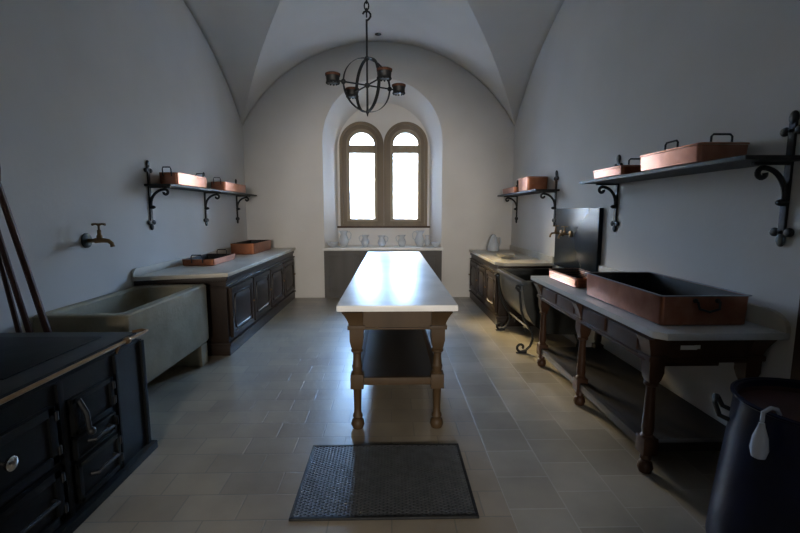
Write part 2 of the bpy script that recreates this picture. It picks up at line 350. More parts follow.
# centre table
TX0, TX1, TY0, TY1, TZ = -.345, .425, 2.66, 6.40, .875
ct = thing('worktable', 'long wooden kitchen worktable with white marble top in the centre of the room', 'table', ((TX0+TX1)/2, (TY0+TY1)/2, 0))
MB().box(TX0, TX1, TY0, TY1, TZ-.04, TZ, .006).build('marble_top', MARBLE, ct)
m = MB(); m.box(TX0+.045, TX1-.045, TY0+.055, TY1-.055, TZ-.055, TZ-.04)
cxm = (TX0+TX1)/2; LX = (-.228, .308); LY = (2.78, 6.28)
m.box(LX[0]+.03, LX[1]-.03, LY[0]-.035, LY[0]-.01, .70, TZ-.05).box(LX[0]+.03, LX[1]-.03, LY[1]+.01, LY[1]+.035, .70, TZ-.05)
m.box(LX[0]+.03, LX[1]-.03, LY[0]-.048, LY[0]-.01, .698, .712, .003)
m.box(LX[0]-.035, LX[0]-.01, LY[0]+.03, LY[1]-.03, .70, TZ-.05).box(LX[1]+.01, LX[1]+.035, LY[0]+.03, LY[1]-.03, .70, TZ-.05)
m.build('apron', OAK, ct)
for yi in (0, 1):
    for xi in (0, 1):
        leg_flared(LX[xi], LY[yi], TZ-.052, .712, .34, -1 if xi == 0 else 1, -1 if yi == 0 else 1).build('leg', OAK, ct)
m = MB(); m.box(LX[0]+.0, LX[1]-.0, LY[0]-.02, LY[0]+.02, .31, .36, .004).box(LX[0], LX[1], LY[1]-.02, LY[1]+.02, .31, .36, .004)
m.box(LX[0]-.02, LX[0]+.02, LY[0]+.04, LY[1]-.04, .31, .36, .004).box(LX[1]-.02, LX[1]+.02, LY[0]+.04, LY[1]-.04, .31, .36, .004); m.build('stretcher', OAK, ct)
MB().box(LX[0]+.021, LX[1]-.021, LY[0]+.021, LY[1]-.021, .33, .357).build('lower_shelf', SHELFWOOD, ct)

def panel_door(root, x, y0, y1, z0, z1, sgn, m1, knob=True, archd=True, rail=.05):
    """raised-panel door on a face of constant x; sgn=+1 faces +x"""
    def bx(m, a0, a1, ya, yb, za, zb, bev=.003):
        xs = sorted((x+sgn*a0, x+sgn*a1)); m.box(xs[0], xs[1], ya, yb, za, zb, bev)
    m = MB(); bx(m, .0, .022, y0, y1, z0, z1, .003); d = m.build('door', m1, root)
    m = MB()
    bx(m, .020, .034, y0, y1, z0, z0+rail); bx(m, .020, .034, y0, y1, z1-rail, z1); bx(m, .020, .034, y0, y0+rail, z0+rail-.004, z1-rail+.004); bx(m, .020, .034, y1-rail, y1, z0+rail-.004, z1-rail+.004)
    # moulded raised field with clipped, arched corners
    ya, yb, za, zb = y0+rail+.02, y1-rail-.02, z0+rail+.02, z1-rail-.02
    c = min(.05, (yb-ya)*.18)
    o1 = [(ya, za+c), (ya+c*.4, za+c*.4), (ya+c, za), (yb-c, za), (yb-c*.4, za+c*.4), (yb, za+c), (yb, zb-c), (yb-c*.4, zb-c*.4), (yb-c, zb), (ya+c, zb), (ya+c*.4, zb-c*.4), (ya, zb-c)]
    cy, cz = (ya+yb)/2, (za+zb)/2
    def sc_(k): return [((p[0]-cy)*(1-k/(yb-ya)*2)+cy, (p[1]-cz)*(1-k/(zb-za)*2)+cz) for p in o1]
    L = [(0, .021), (.003, .038), (.014, .038), (.022, .026), (.05, .034)]
    m.loft([[(x+sgn*h, p[0], p[1]) for p in sc_(k)] for k, h in L], True, True)
    m.build('door_panel', m1, d)
    if knob:
        yk = y1-.03; m = MB(); m.lathe(x+sgn*.030, yk, [(.008, 0), (.006, sgn*.01), (.013, sgn*.018), (.011, sgn*.028), (.002, sgn*.032)], 12, z0=(z0+z1)/2, axis='X'); m.build('knob', BRASS_AGED, d)
    return d

# left cabinet with marble worktop
CX, CY0, CY1, CZ = -1.66, 4.30, 7.28, .82
lc = thing('base_cabinet', 'long dark brown panelled base cabinet against the left wall beyond the stone sink', 'cabinet', ((XL+CX)/2, (CY0+CY1)/2, 0))
m = MB(); m.prism([(XL+.01, CY0-.27), (CX+.02, CY0-.02), (CX+.02, CY0+.05), (XL+.01, CY0+.05)], 2, .775, CZ, .003); m.box(XL+.01, CX, CY0, CY1, .10, CZ, .004).box(XL+.01, CX+.015, CY0-.012, CY1, .0, .11, .006).box(XL+.01, CX+.03, CY0-.025, CY1, .105, .135, .008)
m.box(XL+.01, CX+.02, CY0-.018, CY1, CZ-.05, CZ, .01).box(XL+.01, CX+.03, CY0-.02, CY1, CZ-.12, CZ-.098, .006).build('carcass', DARKWOOD, lc)
nd = 4; dw = (CY1-CY0-.10)/nd
for k in range(nd):
    y0 = CY0+.06+k*dw; panel_door(lc, CX, y0, y0+dw-.05, .17, .69, 1, DARKWOOD)
tp = thing('marble_worktop', 'aged pale marble worktop with upstand lying on the dark cabinet along the left wall', 'worktop', ((XL+CX)/2, (CY0+CY1)/2, CZ))
m = MB(); m.prism([(XL+.005, CY0-.30), (XL+.03, CY0-.30), (CX+.045, CY0-.05), (CX+.045, CY1+.01), (XL+.005, CY1+.01)], 2, CZ+.001, CZ+.042, .008); m.build('slab', MARBLE_WARM, tp)
pts = [(CY0-.30, CZ+.040), (CY1+.01, CZ+.040), (CY1+.01, CZ+.115)] + [(CY0-.30+.07-.07*math.cos(a)*1, CZ+.045+.07*math.sin(a)) for a in [PI/2*(1-i/6) for i in range(7)]]
MB().prism(pts, 0, XL+.003, XL+.028, .003).build('upstand', MARBLE_WARM, tp)

# stone sink
SX, SY0, SY1, SZ0, SZ = -1.78, 2.86, 4.14, .205, .77
sk = thing('stone_sink', 'big rectangular pale stone trough sink on stone blocks below the wall tap', 'sink', ((XL+SX)/2, (SY0+SY1)/2, 0))
w = .085
def rr(x0, x1, y0, y1, r, n=5):
    o = []
    for cx, cy, a0 in ((x1-r, y0+r, -PI/2), (x1-r, y1-r, 0), (x0+r, y1-r, PI/2), (x0+r, y0+r, PI)):
        o += [(cx+r*math.cos(a0+PI/2*i/n), cy+r*math.sin(a0+PI/2*i/n)) for i in range(n+1)]
    return o
def L3(o, z): return [(p[0], p[1], z) for p in o]
x0, x1 = XL+.004, SX
m = MB(); m.loft([L3(rr(x0+.02, x1-.02, SY0+.02, SY1-.02, .03), SZ0), L3(rr(x0, x1, SY0, SY1, .03), SZ0+.03), L3(rr(x0, x1, SY0, SY1, .03), SZ-.012), L3(rr(x0+.01, x1-.01, SY0+.01, SY1-.01, .03), SZ),
    L3(rr(x0+w-.012, x1-w+.012, SY0+w-.012, SY1-w+.012, .05), SZ), L3(rr(x0+w, x1-w, SY0+w, SY1-w, .05), SZ-.015), L3(rr(x0+w+.02, x1-w-.02, SY0+w+.02, SY1-w-.02, .05), .36), L3(rr(x0+w+.05, x1-w-.05, SY0+w+.05, SY1-w-.05, .05), .34)], True, True)
m.build('basin', STONE, sk)
for y in (SY0+.05, SY1-.17): MB().box(x0+.02, x1-.012, y, y+.13, 0, SZ0+.001, .01).build('support_block', STONE, sk)

# right cabinet
RX, RY0, RY1, RZ = 1.37, 5.36, 7.28, .785
rc = thing('base_cabinet', 'dark brown panelled base cabinet against the right wall in the far right corner', 'cabinet', ((XR+RX)/2, (RY0+RY1)/2, 0))
m = MB(); m.box(RX, XR-.01, RY0, RY1, .1, RZ, .004).box(RX-.015, XR-.01, RY0-.01, RY1, 0, .11, .006).box(RX-.03, XR-.01, RY0-.02, RY1, .105, .13, .006).box(RX-.02, XR-.01, RY0-.015, RY1, RZ-.05, RZ, .008).box(RX-.028, XR-.01, RY0-.02, RY1, RZ-.12, RZ-.10, .006).build('carcass', DARKWOOD, rc)
dw = (RY1-RY0-.08)/3
for k in range(3): panel_door(rc, RX, RY0+.05+k*dw, RY0+k*dw+dw, .17, .655, -1, DARKWOOD)
tp = thing('marble_worktop', 'aged marble worktop with upstand lying on the cabinet in the far right corner', 'worktop', ((XR+RX)/2, (RY0+RY1)/2, RZ))
MB().prism([(RX-.04, RY0+.10), (RX+.04, RY0-.05), (XR-.005, RY0-.05), (XR-.005, RY1+.01), (RX-.04, RY1+.01)], 2, RZ+.001, RZ+.04, .007).build('slab', MARBLE_WARM, tp)
m = MB().box(XR-.028, XR-.003, RY0-.04, RY1, RZ+.04, RZ+.12, .004); m.build('upstand', MARBLE_WARM, tp)

# scroll legged boiler basin
BY0, BY1, BX, BZ = 4.28, 5.24, 1.33, .765
bs = thing('basin', 'dark round-bellied metal basin on scrolled iron legs in front of the black slate panel', 'basin', (1.68, (BY0+BY1)/2, 0))
prof = []
for i in range(19):
    a = PI/2*i/18; ca, sa = math.cos(a)**.75, math.sin(a)**.9
    prof.append((BX+.012+.42*(1-ca), BZ-.03-.53*sa))
inner = [(p[0]+.03, p[1]+.0) for p in prof[:-1]] + [(prof[-1][0], prof[-1][1]+.03)]
out = prof + [(XR-.02, prof[-1][1]), (XR-.02, BZ-.03), (XR-.05, BZ-.03), (XR-.05, prof[-1][1]+.03)] + inner[::-1]
m = MB(); m.prism(out, 1, BY0, BY1)
for yy in (BY0, BY1-.025): m.prism(prof + [(XR-.02, prof[-1][1]), (XR-.02, BZ-.035)], 1, yy-.001, yy+.026)
m.build('bowl', BASIN, bs, ang=25)
m = MB(); m.box(BX-.02, BX+.045, BY0-.03, BY1+.03, BZ-.035, BZ, .008).box(BX+.02, XR-.02, BY0-.03, BY0+.03, BZ-.035, BZ, .008).box(BX+.02, XR-.02, BY1-.03, BY1+.03, BZ-.035, BZ, .008).box(XR-.07, XR-.02, BY0, BY1, BZ-.035, BZ, .006)
m.build('rim', BASIN, bs)
def scroll_leg(y, r=.013):
    pts = []
    for i in range(9): a = PI*1.5-i*PI*1.4/8; pts.append((BX-.035+.022*math.cos(a+PI), y, BZ-.075+.022*math.sin(a)))
    pts += [(BX-.012, y, BZ-.12), (BX-.004, y, .56), (BX+.008, y, .46), (BX+.035, y, .37), (BX+.085, y, .29), (BX+.13, y, .22), (BX+.14, y, .15), (BX+.115, y, .075), (BX+.07, y, .03)]
    cx, cz = BX+.02, .062
    for i in range(0, 17):
        a = -PI/2 - i*PI*1.75/16; rr_ = .048*(1-.62*i/16); pts.append((cx+rr_*math.cos(a), y, cz+rr_*math.sin(a)))
    return MB().tube(pts, r, 8)
def s_leg(y): return scroll_leg(y).box(BX-.03, BX+.07, y-.014, y+.014, .0, .012, .004).box(BX+.045, BX+.08, y-.014, y+.014, .0, .03, .004)
for yy in (BY0+.03, BY1-.06): s_leg(yy).build('leg', IRON, bs)
for yy in (BY0+.03, BY1-.06): MB().tube([(XR-.14, yy, .22), (XR-.1, yy, .12), (XR-.12, yy, 0)], .015).build('leg', IRON, bs)
m = MB().tube([(BX+.125, BY0+.03, .235), (BX+.125, BY1-.06, .235)], .011)
for y in (BY0+.25, BY1-.28): m.tube([(BX+.125, y+.05*math.cos(a), .235+.05*math.sin(a)-.06) for a in [i*PI/8 for i in range(9)]], .007)
m.build('stretcher', IRON, bs)

# slate panel and taps
sl = MB().box(XR-.045, XR-.002, 4.13, 5.22, .815, 1.50, .004).build('slate_splashback', SLATE)
tag(sl, 'polished black slate panel standing upright against the right wall behind the taps', 'panel')
def tap(x, y, z, sgn, name, label, mt, fl, wall=.0, group=None, s=1.):
    o = thing(name, label, 'tap', (x, y, z), group)
    m = MB(); m.lathe(x, y, [(.045*s, sgn*.001), (.045*s, sgn*.012), (.03*s, sgn*.02)], 18, z0=z, axis='X'); m.build('flange', fl, o)
    X = lambda d: x+sgn*d*s
    m = MB(); m.tube([(X(.01), y, z), (X(.05), y, z), (X(.06), y, z), (X(.10), y, z+.002), (X(.135), y, z-.002), (X(.155), y, z-.022), (X(.16), y, z-.05)], [.012*s, .012*s, .017*s, .015*s, .013*s, .012*s, .013*s], 10)
    m.lathe(X(.085), y, [(.016*s, 0), (.016*s, .02*s), (.011*s, .03*s), (.011*s, .055*s), (.006*s, .06*s), (.006*s, .085*s)], 12, z0=z+.01); m.build('spout', mt, o)
    m = MB(); m.tube([(X(.045), y, z+.097*s), (X(.065), y, z+.101*s), (X(.085), y, z+.096*s), (X(.105), y, z+.101*s), (X(.125), y, z+.097*s)], [.008*s, .006*s, .009*s, .006*s, .008*s], 8); m.build('tap_handle', mt, o)
    return o
tap(XL, 3.46, 1.235, 1, 'wall_tap', 'small brass tap with round flange on the left wall above the stone sink', BRASS_AGED, VERDIGRIS, s=1.3)
tap(XR-.046, 5.02, 1.215, -1, 'wall_tap', 'dull brass tap at the far edge of the black slate panel, nearest the window', BRASS_AGED, BRASS_AGED, s=.85)
tap(XR-.046, 4.76, 1.215, -1, 'wall_tap', 'dull brass tap at the middle of the black slate panel', BRASS_AGED, BRASS_AGED, s=.85)

# right table
RTX, RTY0, RTY1, RTZ = 1.36, 2.10, 4.12, .845
rt = thing('side_table', 'dark brown turned-leg side table with grey marble top along the right wall', 'table', ((RTX+XR)/2, (RTY0+RTY1)/2, 0))
m = MB(); m.prism([(RTX, RTY0+.05), (RTX+.05, RTY0), (XR-.004, RTY0), (XR-.004, RTY1), (RTX, RTY1)], 2, RTZ-.038, RTZ, .006); m.build('marble_top', MARBLE_GREY, rt)
pts = [(RTY0+.0, RTZ-.002), (RTY1, RTZ-.002), (RTY1, RTZ+.10)] + [(RTY0+.14-.14*math.cos(a), RTZ+.01+.09*math.sin(a)) for a in [PI/2*(1-i/6) for i in range(7)]]
MB().prism(pts, 0, XR-.028, XR-.003, .003).build('upstand', MARBLE_WARM, rt)
FX, BXr = 1.435, 1.965; LYs = (2.245, 3.10, 3.93)
m = MB(); m.box(FX-.05, XR-.02, RTY0+.06, RTY1-.05, RTZ-.055, RTZ-.038, .003)
m.box(FX-.038, FX-.015, LYs[0], LYs[2], .665, RTZ-.05).box(FX-.055, FX-.01, LYs[0], LYs[2], .655, .675, .004)
m.box(FX, BXr, LYs[0]-.038, LYs[0]-.015, .665, RTZ-.05).box(FX, BXr, LYs[0]-.052, LYs[0]-.01, .655, .675, .004).box(FX, BXr, LYs[2]+.015, LYs[2]+.038, .665, RTZ-.05).box(BXr+.01, BXr+.035, LYs[0], LYs[2], .665, RTZ-.05)
m.build('apron', MIDWOOD, rt)
for y in LYs: leg_flared(FX, y, RTZ-.052, .675, .165, -1, -1 if y == LYs[0] else (1 if y == LYs[2] else 0), .92).build('leg', MIDWOOD, rt)
for y in (LYs[0], LYs[2]): leg_flared(BXr, y, RTZ-.052, .675, .165, 1, -1 if y == LYs[0] else 1, .92).build('leg', MIDWOOD, rt)
for a, b in ((2.33, 2.66), (2.70, 3.02), (3.18, 3.50), (3.54, 3.86)):
    d = MB().box(FX-.048, FX-.036, a, b, .69, .775, .004).build('drawer_front', MIDWOOD, rt)
m = MB().box(1.56, 1.93, 2.40, 2.98, .56, .664, .006); d = m.build('under_drawer', MIDWOOD, rt)
MB().box(1.556, 1.562, 2.56, 2.76, .60, .63, .003).build('slot', DARK, d)
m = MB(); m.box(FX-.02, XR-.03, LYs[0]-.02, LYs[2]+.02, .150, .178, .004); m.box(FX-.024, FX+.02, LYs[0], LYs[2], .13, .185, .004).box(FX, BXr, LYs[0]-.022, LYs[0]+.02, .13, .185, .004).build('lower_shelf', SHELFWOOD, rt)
MB().box(1.555, 1.645, LYs[0]-.041, LYs[0]-.0375, .725, .748, .0).box(1.63, 1.66, LYs[0]-.043, LYs[0]-.0378, .73, .75).build('paper_tag', PAPER, rt)['label'] = 'small white paper tag on the near end'

# ------------------------------------------------------------------ copper pans
def pan(name, label, x0, x1, y0, y1, z0, h, cop=COPPER, flare=.004, handles=('y0', 'y1'), style='up', rim=True, rz=0., group=None, lid=False, reflection_ribs=False):
    cx, cy = (x0+x1)/2, (y0+y1)/2
    o = thing(name, label, 'pan', (cx, cy, z0), group); z1 = z0+h; th = .004
    R = lambda i, z, r=.022: L3(rr(x0+i, x1-i, y0+i, y1-i, r), z)
    lp = [R(flare+.01, z0+.001), R(flare, z0+.008)]
    if reflection_ribs:  # ripples shaped into the wall stand for reflection stripes
        for k in range(1, 8): lp.append(R(flare*(1-k/8)+(.006 if k % 2 else 0), z0+.01+(h-.02)*k/8))
    lp += [R(.0, z1-.004), R(.0, z1)]
    m = MB(); m.loft(lp, True, True) if False else m.loft(lp + [R(th, z1), R(flare+th, z0+.012)], True, True)
    m.build('pan_body', cop, o, ang=50)
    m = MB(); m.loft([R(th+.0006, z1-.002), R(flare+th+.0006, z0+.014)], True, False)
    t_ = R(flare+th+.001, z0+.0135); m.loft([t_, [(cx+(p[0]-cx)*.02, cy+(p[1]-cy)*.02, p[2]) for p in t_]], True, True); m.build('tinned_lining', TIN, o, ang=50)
    if rim:
        m = MB(); m.loft([R(-.010, z1-.001), R(-.010, z1+.004), R(.004, z1+.004), R(.004, z1-.001), R(-.010, z1-.001)], True); m.build('rim', TINRIM, o, ang=30)
    if lid:
        m = MB(); m.loft([R(-.004, z1+.003), R(-.004, z1+.012), R(.02, z1+.018), R(.05, z1+.020)], True, True); m.build('lid', cop, o, ang=40)
    for hd in handles:
        s = -1 if hd[1] == '0' else 1; along_x = hd[0] == 'y'
        w_ = min(.12, .45*((x1-x0) if along_x else (y1-y0)))/2
        def P(a, d, z):
            return (cx+a, (y0 if s < 0 else y1)+s*d, z) if along_x else ((x0 if s < 0 else x1)+s*d, cy+a, z)
        m = MB(); zt = z1-.025
        if style == 'up':
            m.tube([P(-w_, .006, zt-.012), P(-w_, .014, zt), P(-w_, .018, zt+.055), P(-w_*.82, .02, zt+.075), P(w_*.82, .02, zt+.075), P(w_, .018, zt+.055), P(w_, .014, zt), P(w_, .006, zt-.012)], .006, 8)
        elif style == 'top':
            m.tube([P(-w_, -.03, z1+.018), P(-w_, -.03, z1+.05), P(-w_*.8, -.03, z1+.062), P(w_*.8, -.03, z1+.062), P(w_, -.03, z1+.05), P(w_, -.03, z1+.018)], .006, 8)
        else:
            m.tube([P(-w_, .004, zt), P(-w_, .022, zt-.004), P(-w_*.9, .03, zt-.04), P(0, .032, zt-.055), P(w_*.9, .03, zt-.04), P(w_, .022, zt-.004), P(w_, .004, zt)], .0065, 8)
            m.sphere(*P(-w_, .004, zt), .013, seg=10).sphere(*P(w_, .004, zt), .013, seg=10)
        m.build('handle', IRON, o)
    o.rotation_euler.z = rz
    return o
pan('roasting_pan', 'very large deep copper roasting pan with grey rim on the right side table', 1.455, 1.94, 2.24, 3.15, RTZ, .166, handles=('y0', 'y1'), style='drop')
pan('roasting_pan', 'small low copper pan with reflection stripes shaped as ribs behind the huge roasting pan on the right side table', 1.49, 1.78, 3.40, 4.02, RTZ, .085, handles=(), reflection_ribs=True, rim=False, flare=.006)
pan('roasting_pan', 'shallow copper pan with two upright handles at the near end of the left worktop', -2.33, -1.975, 4.80, 5.48, CZ+.042, .075, cop=COPPER_DARK, handles=('y0', 'y1'), rim=False)
pan('roasting_pan', 'deeper copper pan without upright handles at the far end of the left worktop', -2.27, -1.93, 6.10, 6.98, CZ+.042, .155, cop=COPPER_DARK, handles=(), rim=False)

# ------------------------------------------------------------------ wall shelves on wrought iron brackets
SZT = 1.735
def bracket(root, xw, sgn, y, reach):
    X = lambda d: xw+sgn*d
    m = MB(); t0, t1 = 1.30, 1.945
    xs = sorted((X(.001), X(.016))); m.box(xs[0], xs[1], y-.019, y+.019, t0+.02, t1-.02, .003)
    for z in (t0+.055, t1-.075):   # fleur ends
        for s in (-1, 1): m.sphere(X(.009), y+s*.042, z, .027, .5, 1.1, .9, 10)
        m.box(xs[0], xs[1], y-.034, y+.034, z-.013, z+.013, .003)
    for z in (t0+.015, t1-.012): m.sphere(X(.009), y, z, .029, .5, .95, 1.3, 10)
    zb = SZT-.022
    m.box(*sorted((X(.0), X(reach))), y-.012, y+.012, zb-.014, zb, .002)
    pts = [(X(.014), y, 1.50)]
    for i in range(13):
        a = PI/2*i/12; pts.append((X(.014+(reach-.07)*(1-math.cos(a))), y, 1.53+(zb-.028-1.53)*math.sin(a)))
    for i in range(1, 12):
        a = PI/2 - i*PI*1.6/11; q = .03*(1-.5*i/11); pts.append((X(reach-.056+q*math.cos(a)), y, zb-.058+q*math.sin(a)))
    m.tube(pts, .0135, 8)
    m.sphere(X(.022), y, 1.508, .024, 1.5, 1, .8, 10)
    return m.build('bracket', IRON, root)
def shelf(label, xw, sgn, y0, y1, depth, ys, reach=.22):
    o = thing('wall_shelf', label, 'shelf', (xw, (y0+y1)/2, SZT))
    MB().box(*sorted((xw+sgn*.002, xw+sgn*depth)), y0, y1, SZT-.022, SZT, .003).build('shelf_board', IRON, o)
    for y in ys: bracket(o, xw, sgn, y, reach)
    return o
shelf('black iron wall shelf with three brackets on the left wall above the marble worktop', XL, 1, 4.33, 7.08, .26, (4.41, 5.70, 6.86))
shelf('near black iron wall shelf on the right wall above the side table', XR, -1, 2.10, 3.95, .33, (2.21, 3.90), .20)
shelf('far black iron wall shelf on the right wall beside the window corner', XR, -1, 5.25, 7.12, .30, (5.36, 7.0), .22)
pan('roasting_pan', 'copper pan at the near end of the shelf on the left wall, upright handle showing', XL+.06, XL+.25, 4.50, 5.22, SZT, .125, handles=('y0', 'y1'), rim=False)
pan('roasting_pan', 'copper pan at the far end of the shelf on the left wall', XL+.05, XL+.25, 5.78, 6.60, SZT, .12, handles=('y0',), rim=False)
pan('roasting_pan', 'large lidded copper pan in the middle of the near shelf on the right wall', XR-.32, XR-.03, 2.44, 3.03, SZT, .10, cop=COPPER, handles=('y0', 'x0'), style='top', lid=True, rim=False)
pan('roasting_pan', 'small lidded copper pan at the far end of the near shelf on the right wall', XR-.32, XR-.08, 3.25, 3.72, SZT, .06, handles=('y0',), style='top', lid=True, rim=False)
pan('roasting_pan', 'tall copper pan at the near end of the far shelf on the right wall', XR-.29, XR-.02, 5.60, 6.02, SZT, .165, handles=(), lid=True, rim=False)
pan('roasting_pan', 'small low copper pan at the far end of the far shelf on the right wall', XR-.28, XR-.05, 6.25, 6.90, SZT, .085, handles=('y0',), rim=False)

# ------------------------------------------------------------------ kitchen range (left foreground)
GX, GY0, GY1, GZ = -1.50, .35, 2.54, .735
st = thing('cooking_range', 'large black iron cooking range with a brass rail in the left foreground', 'stove', ((XL+GX)/2, (GY0+GY1)/2, 0))
m = MB(); m.box(XL+.01, GX, GY0, GY1, .045, GZ-.03, .004).build('body', BLACKSTEEL, st)
MB().box(XL+.01, GX+.04, GY0-.02, GY1+.02, .0, .05, .008).build('plinth', BLACKSTEEL, st)
m = MB(); m.box(XL+.005, GX-.03, GY0-.01, GY1+.005, GZ-.03, GZ+.012, .006); m.build('cooktop_frame', STOVETOP, st)
m = MB()
for a, b in ((.42, 1.10), (1.12, 1.78), (1.80, 2.43)): m.box(XL+.12, GX-.16, a, b, GZ+.010, GZ+.018, .003)
m.build('hot_plate', BLACKSTEEL, st)
m = MB(); m.tube([(GX+.06, GY0, GZ+.03), (GX+.06, GY1-.07, GZ+.03), (GX+.055, GY1-.035, GZ+.03), (GX+.02, GY1-.02, GZ+.03), (GX-.03, GY1-.03, GZ+.022)], .0095, 10)
m.build('rail', BRASS, st)
for y in (GY1-.235, GY1-1.2):
    m = MB().sphere(GX+.06, y, GZ+.03, .02, 1, 1.3, 1, 12).tube([(GX+.055, y, GZ+.03), (GX+.02, y, GZ+.01), (GX-.012, y, GZ-.05)], .009, 8)
    m.build('rail_bracket', BRASS, st)
def oven_door(y0, y1, z0, z1, handle='bar', frame=.025):
    d = MB().box(GX-.002, GX+.018, y0, y1, z0, z1, .005).build('oven_door', BLACKSTEEL, st)
    m = MB().box(GX+.016, GX+.028, y0, y1, z0, z0+frame, .003).box(GX+.016, GX+.028, y0, y1, z1-frame, z1, .003).box(GX+.016, GX+.028, y0, y0+frame, z0, z1, .003).box(GX+.016, GX+.028, y1-frame, y1, z0, z1, .003)
    m.build('door_frame', BLACKSTEEL, d)
    zc = (z0+z1)/2
    if handle == 'bar':
        MB().tube([(GX+.018, y0+.09, zc), (GX+.05, y0+.10, zc), (GX+.055, (y0+y1)/2, zc+.01), (GX+.05, y1-.06, zc), (GX+.018, y1-.05, zc)], .009, 8).build('handle', IRON, d)
    elif handle == 'knob':
        MB().lathe(GX+.016, (y0+y1)/2-.02, [(.012, 0), (.01, .02), (.026, .03), (.028, .042), (.012, .052)], 16, z0=zc+.02, axis='X').build('knob', KNOB, d)
    elif handle == 'latch':
        MB().tube([(GX+.02, y0+.05, zc+.07), (GX+.045, y0+.06, zc), (GX+.045, y0+.07, zc-.09)], .012, 8).sphere(GX+.05, y0+.075, zc-.10, .02, seg=10).build('latch', IRON, d)
    for z in (z0+.05, z1-.05): MB().lathe(GX+.022, y1+.006, [(.012, 0), (.012, .04)], 10, z0=z-.02).build('hinge', IRON, d)
    return d
oven_door(1.92, 2.21, .42, .60, 'latch'); oven_door(1.92, 2.21, .30, .405, 'bar', .012); oven_door(1.92, 2.23, .08, .28, 'bar')
oven_door(1.34, 1.82, .36, .62, 'knob', .04); oven_door(1.34, 1.82, .08, .33, 'bar', .04)
oven_door(.78, 1.28, .36, .62, 'knob', .04); oven_door(.78, 1.28, .08, .33, 'bar', .04)
for a, b in ((1.86, 1.895), (2.26, 2.285), (GY1-.03, GY1), (1.295, 1.325)): MB().box(GX-.001, GX+.014, a, b, .05, GZ-.035, .004).build('front_stile', BLACKSTEEL, st)

# poles leaning behind the range
def pole(name, label, b, t_, r, head=None):
    b = Vector(b); t_ = Vector(t_); d = (t_-b).normalized()
    o = thing(name, label, 'tool', tuple(b))
    MB().tube([b+d*(t_-b).length*k/6 for k in range(7)], [r*1.0, r, r*1.05, r, r*.98, r, r*.9], 10).build('shaft', POLEWOOD, o)
    if head: MB().tube([t_-d*.02, t_+d*.05, t_+d*.12, t_+d*.30, t_+d*.36], [r*1.05, r*1.9, r*2.3, r*2.1, r*.8], 10).build('head', POLEWOOD, o)
pole('wooden_pole', 'red-brown wooden pole leaning behind the range, thickened at its top, rightmost of the three', (-2.04, 2.72, .01), (-2.33, 2.63, 1.66), .020, True)
pole('wooden_pole', 'red-brown wooden pole leaning behind the range, middle of the three', (-2.09, 2.63, .01), (-2.345, 2.555, 1.62), .017)
pole('wooden_pole', 'red-brown wooden pole leaning behind the range, leftmost of the three', (-2.26, 2.70, .01), (-2.392, 2.60, 1.60), .015)

# ------------------------------------------------------------------ big pot (right foreground)
PX, PY, PH = 1.65, 1.545, .725
pt = thing('stockpot', 'large dark blue enamel pot in the right foreground below the side table', 'pot', (PX, PY, 0))
MB().lathe(PX, PY, [(.24, .0), (.29, .02), (.312, .07), (.305, .2), (.285, .42), (.268, .60), (.262, PH-.02), (.268, PH-.005), (.262, PH), (.252, PH-.004), (.25, PH-.03), (.28, .3), (.28, .06), (.1, .05)], 48).build('pot_body', ENAMEL, pt)
MB().lathe(PX, PY, [(.249, PH-.03), (.249, PH-.05), (.02, PH-.075)], 40, caps=False).build('inner_lid', POT_IN, pt)
m = MB().lathe(PX, PY, [(.268, PH-.012), (.274, PH-.006), (.274, PH), (.262, PH+.004), (.258, PH)], 48, caps=False).build('rim_band', TINRIM if False else ENAMEL, pt)
for sg in (1, -1):
    a0 = math.radians(137 if sg > 0 else -43); ux, uy = math.cos(a0), math.sin(a0); vx, vy = -uy, ux
    P = lambda a, d, z: (PX+ux*(.262+d)+vx*a, PY+uy*(.262+d)+vy*a, z)
    MB().tube([P(-.06, 0, PH-.13), P(-.06, .035, PH-.12), P(-.045, .055, PH-.075), P(0, .06, PH-.06), P(.045, .055, PH-.075), P(.06, .035, PH-.12), P(.06, 0, PH-.13)], .010, 8).build('handle', IRON, pt)
# hanging porcelain grip, hooked over the rim towards the camera
hx, hy = 1.345, 1.450
lad = thing('ladle', 'white porcelain drop-shaped grip hanging from the rim of the big dark pot', 'utensil', (hx, hy, PH))
MB().lathe(hx, hy, [(.004, -.185), (.022, -.175), (.029, -.145), (.024, -.10), (.012, -.06), (.009, -.045)], 16, z0=PH+.02).build('grip', CERAMIC, lad)
ux, uy = (PX-hx), (PY-hy); q = math.hypot(ux, uy); ux /= q; uy /= q
MB().tube([(hx, hy, PH-.02), (hx, hy, PH+.015), (hx+ux*.04, hy+uy*.04, PH+.026), (hx+ux*.075, hy+uy*.075, PH+.016), (hx+ux*.095, hy+uy*.095, PH-.01)], .007, 8).build('hook', CERAMIC, lad)
# plain dark board beside the pot
bd = MB().box(XR-.06, XR-.012, 1.72, 2.02, 0, 1.16, .006).build('wooden_board', MIDWOOD)
tag(bd, 'dark wooden board standing against the right wall at the near end of the side table', 'board')

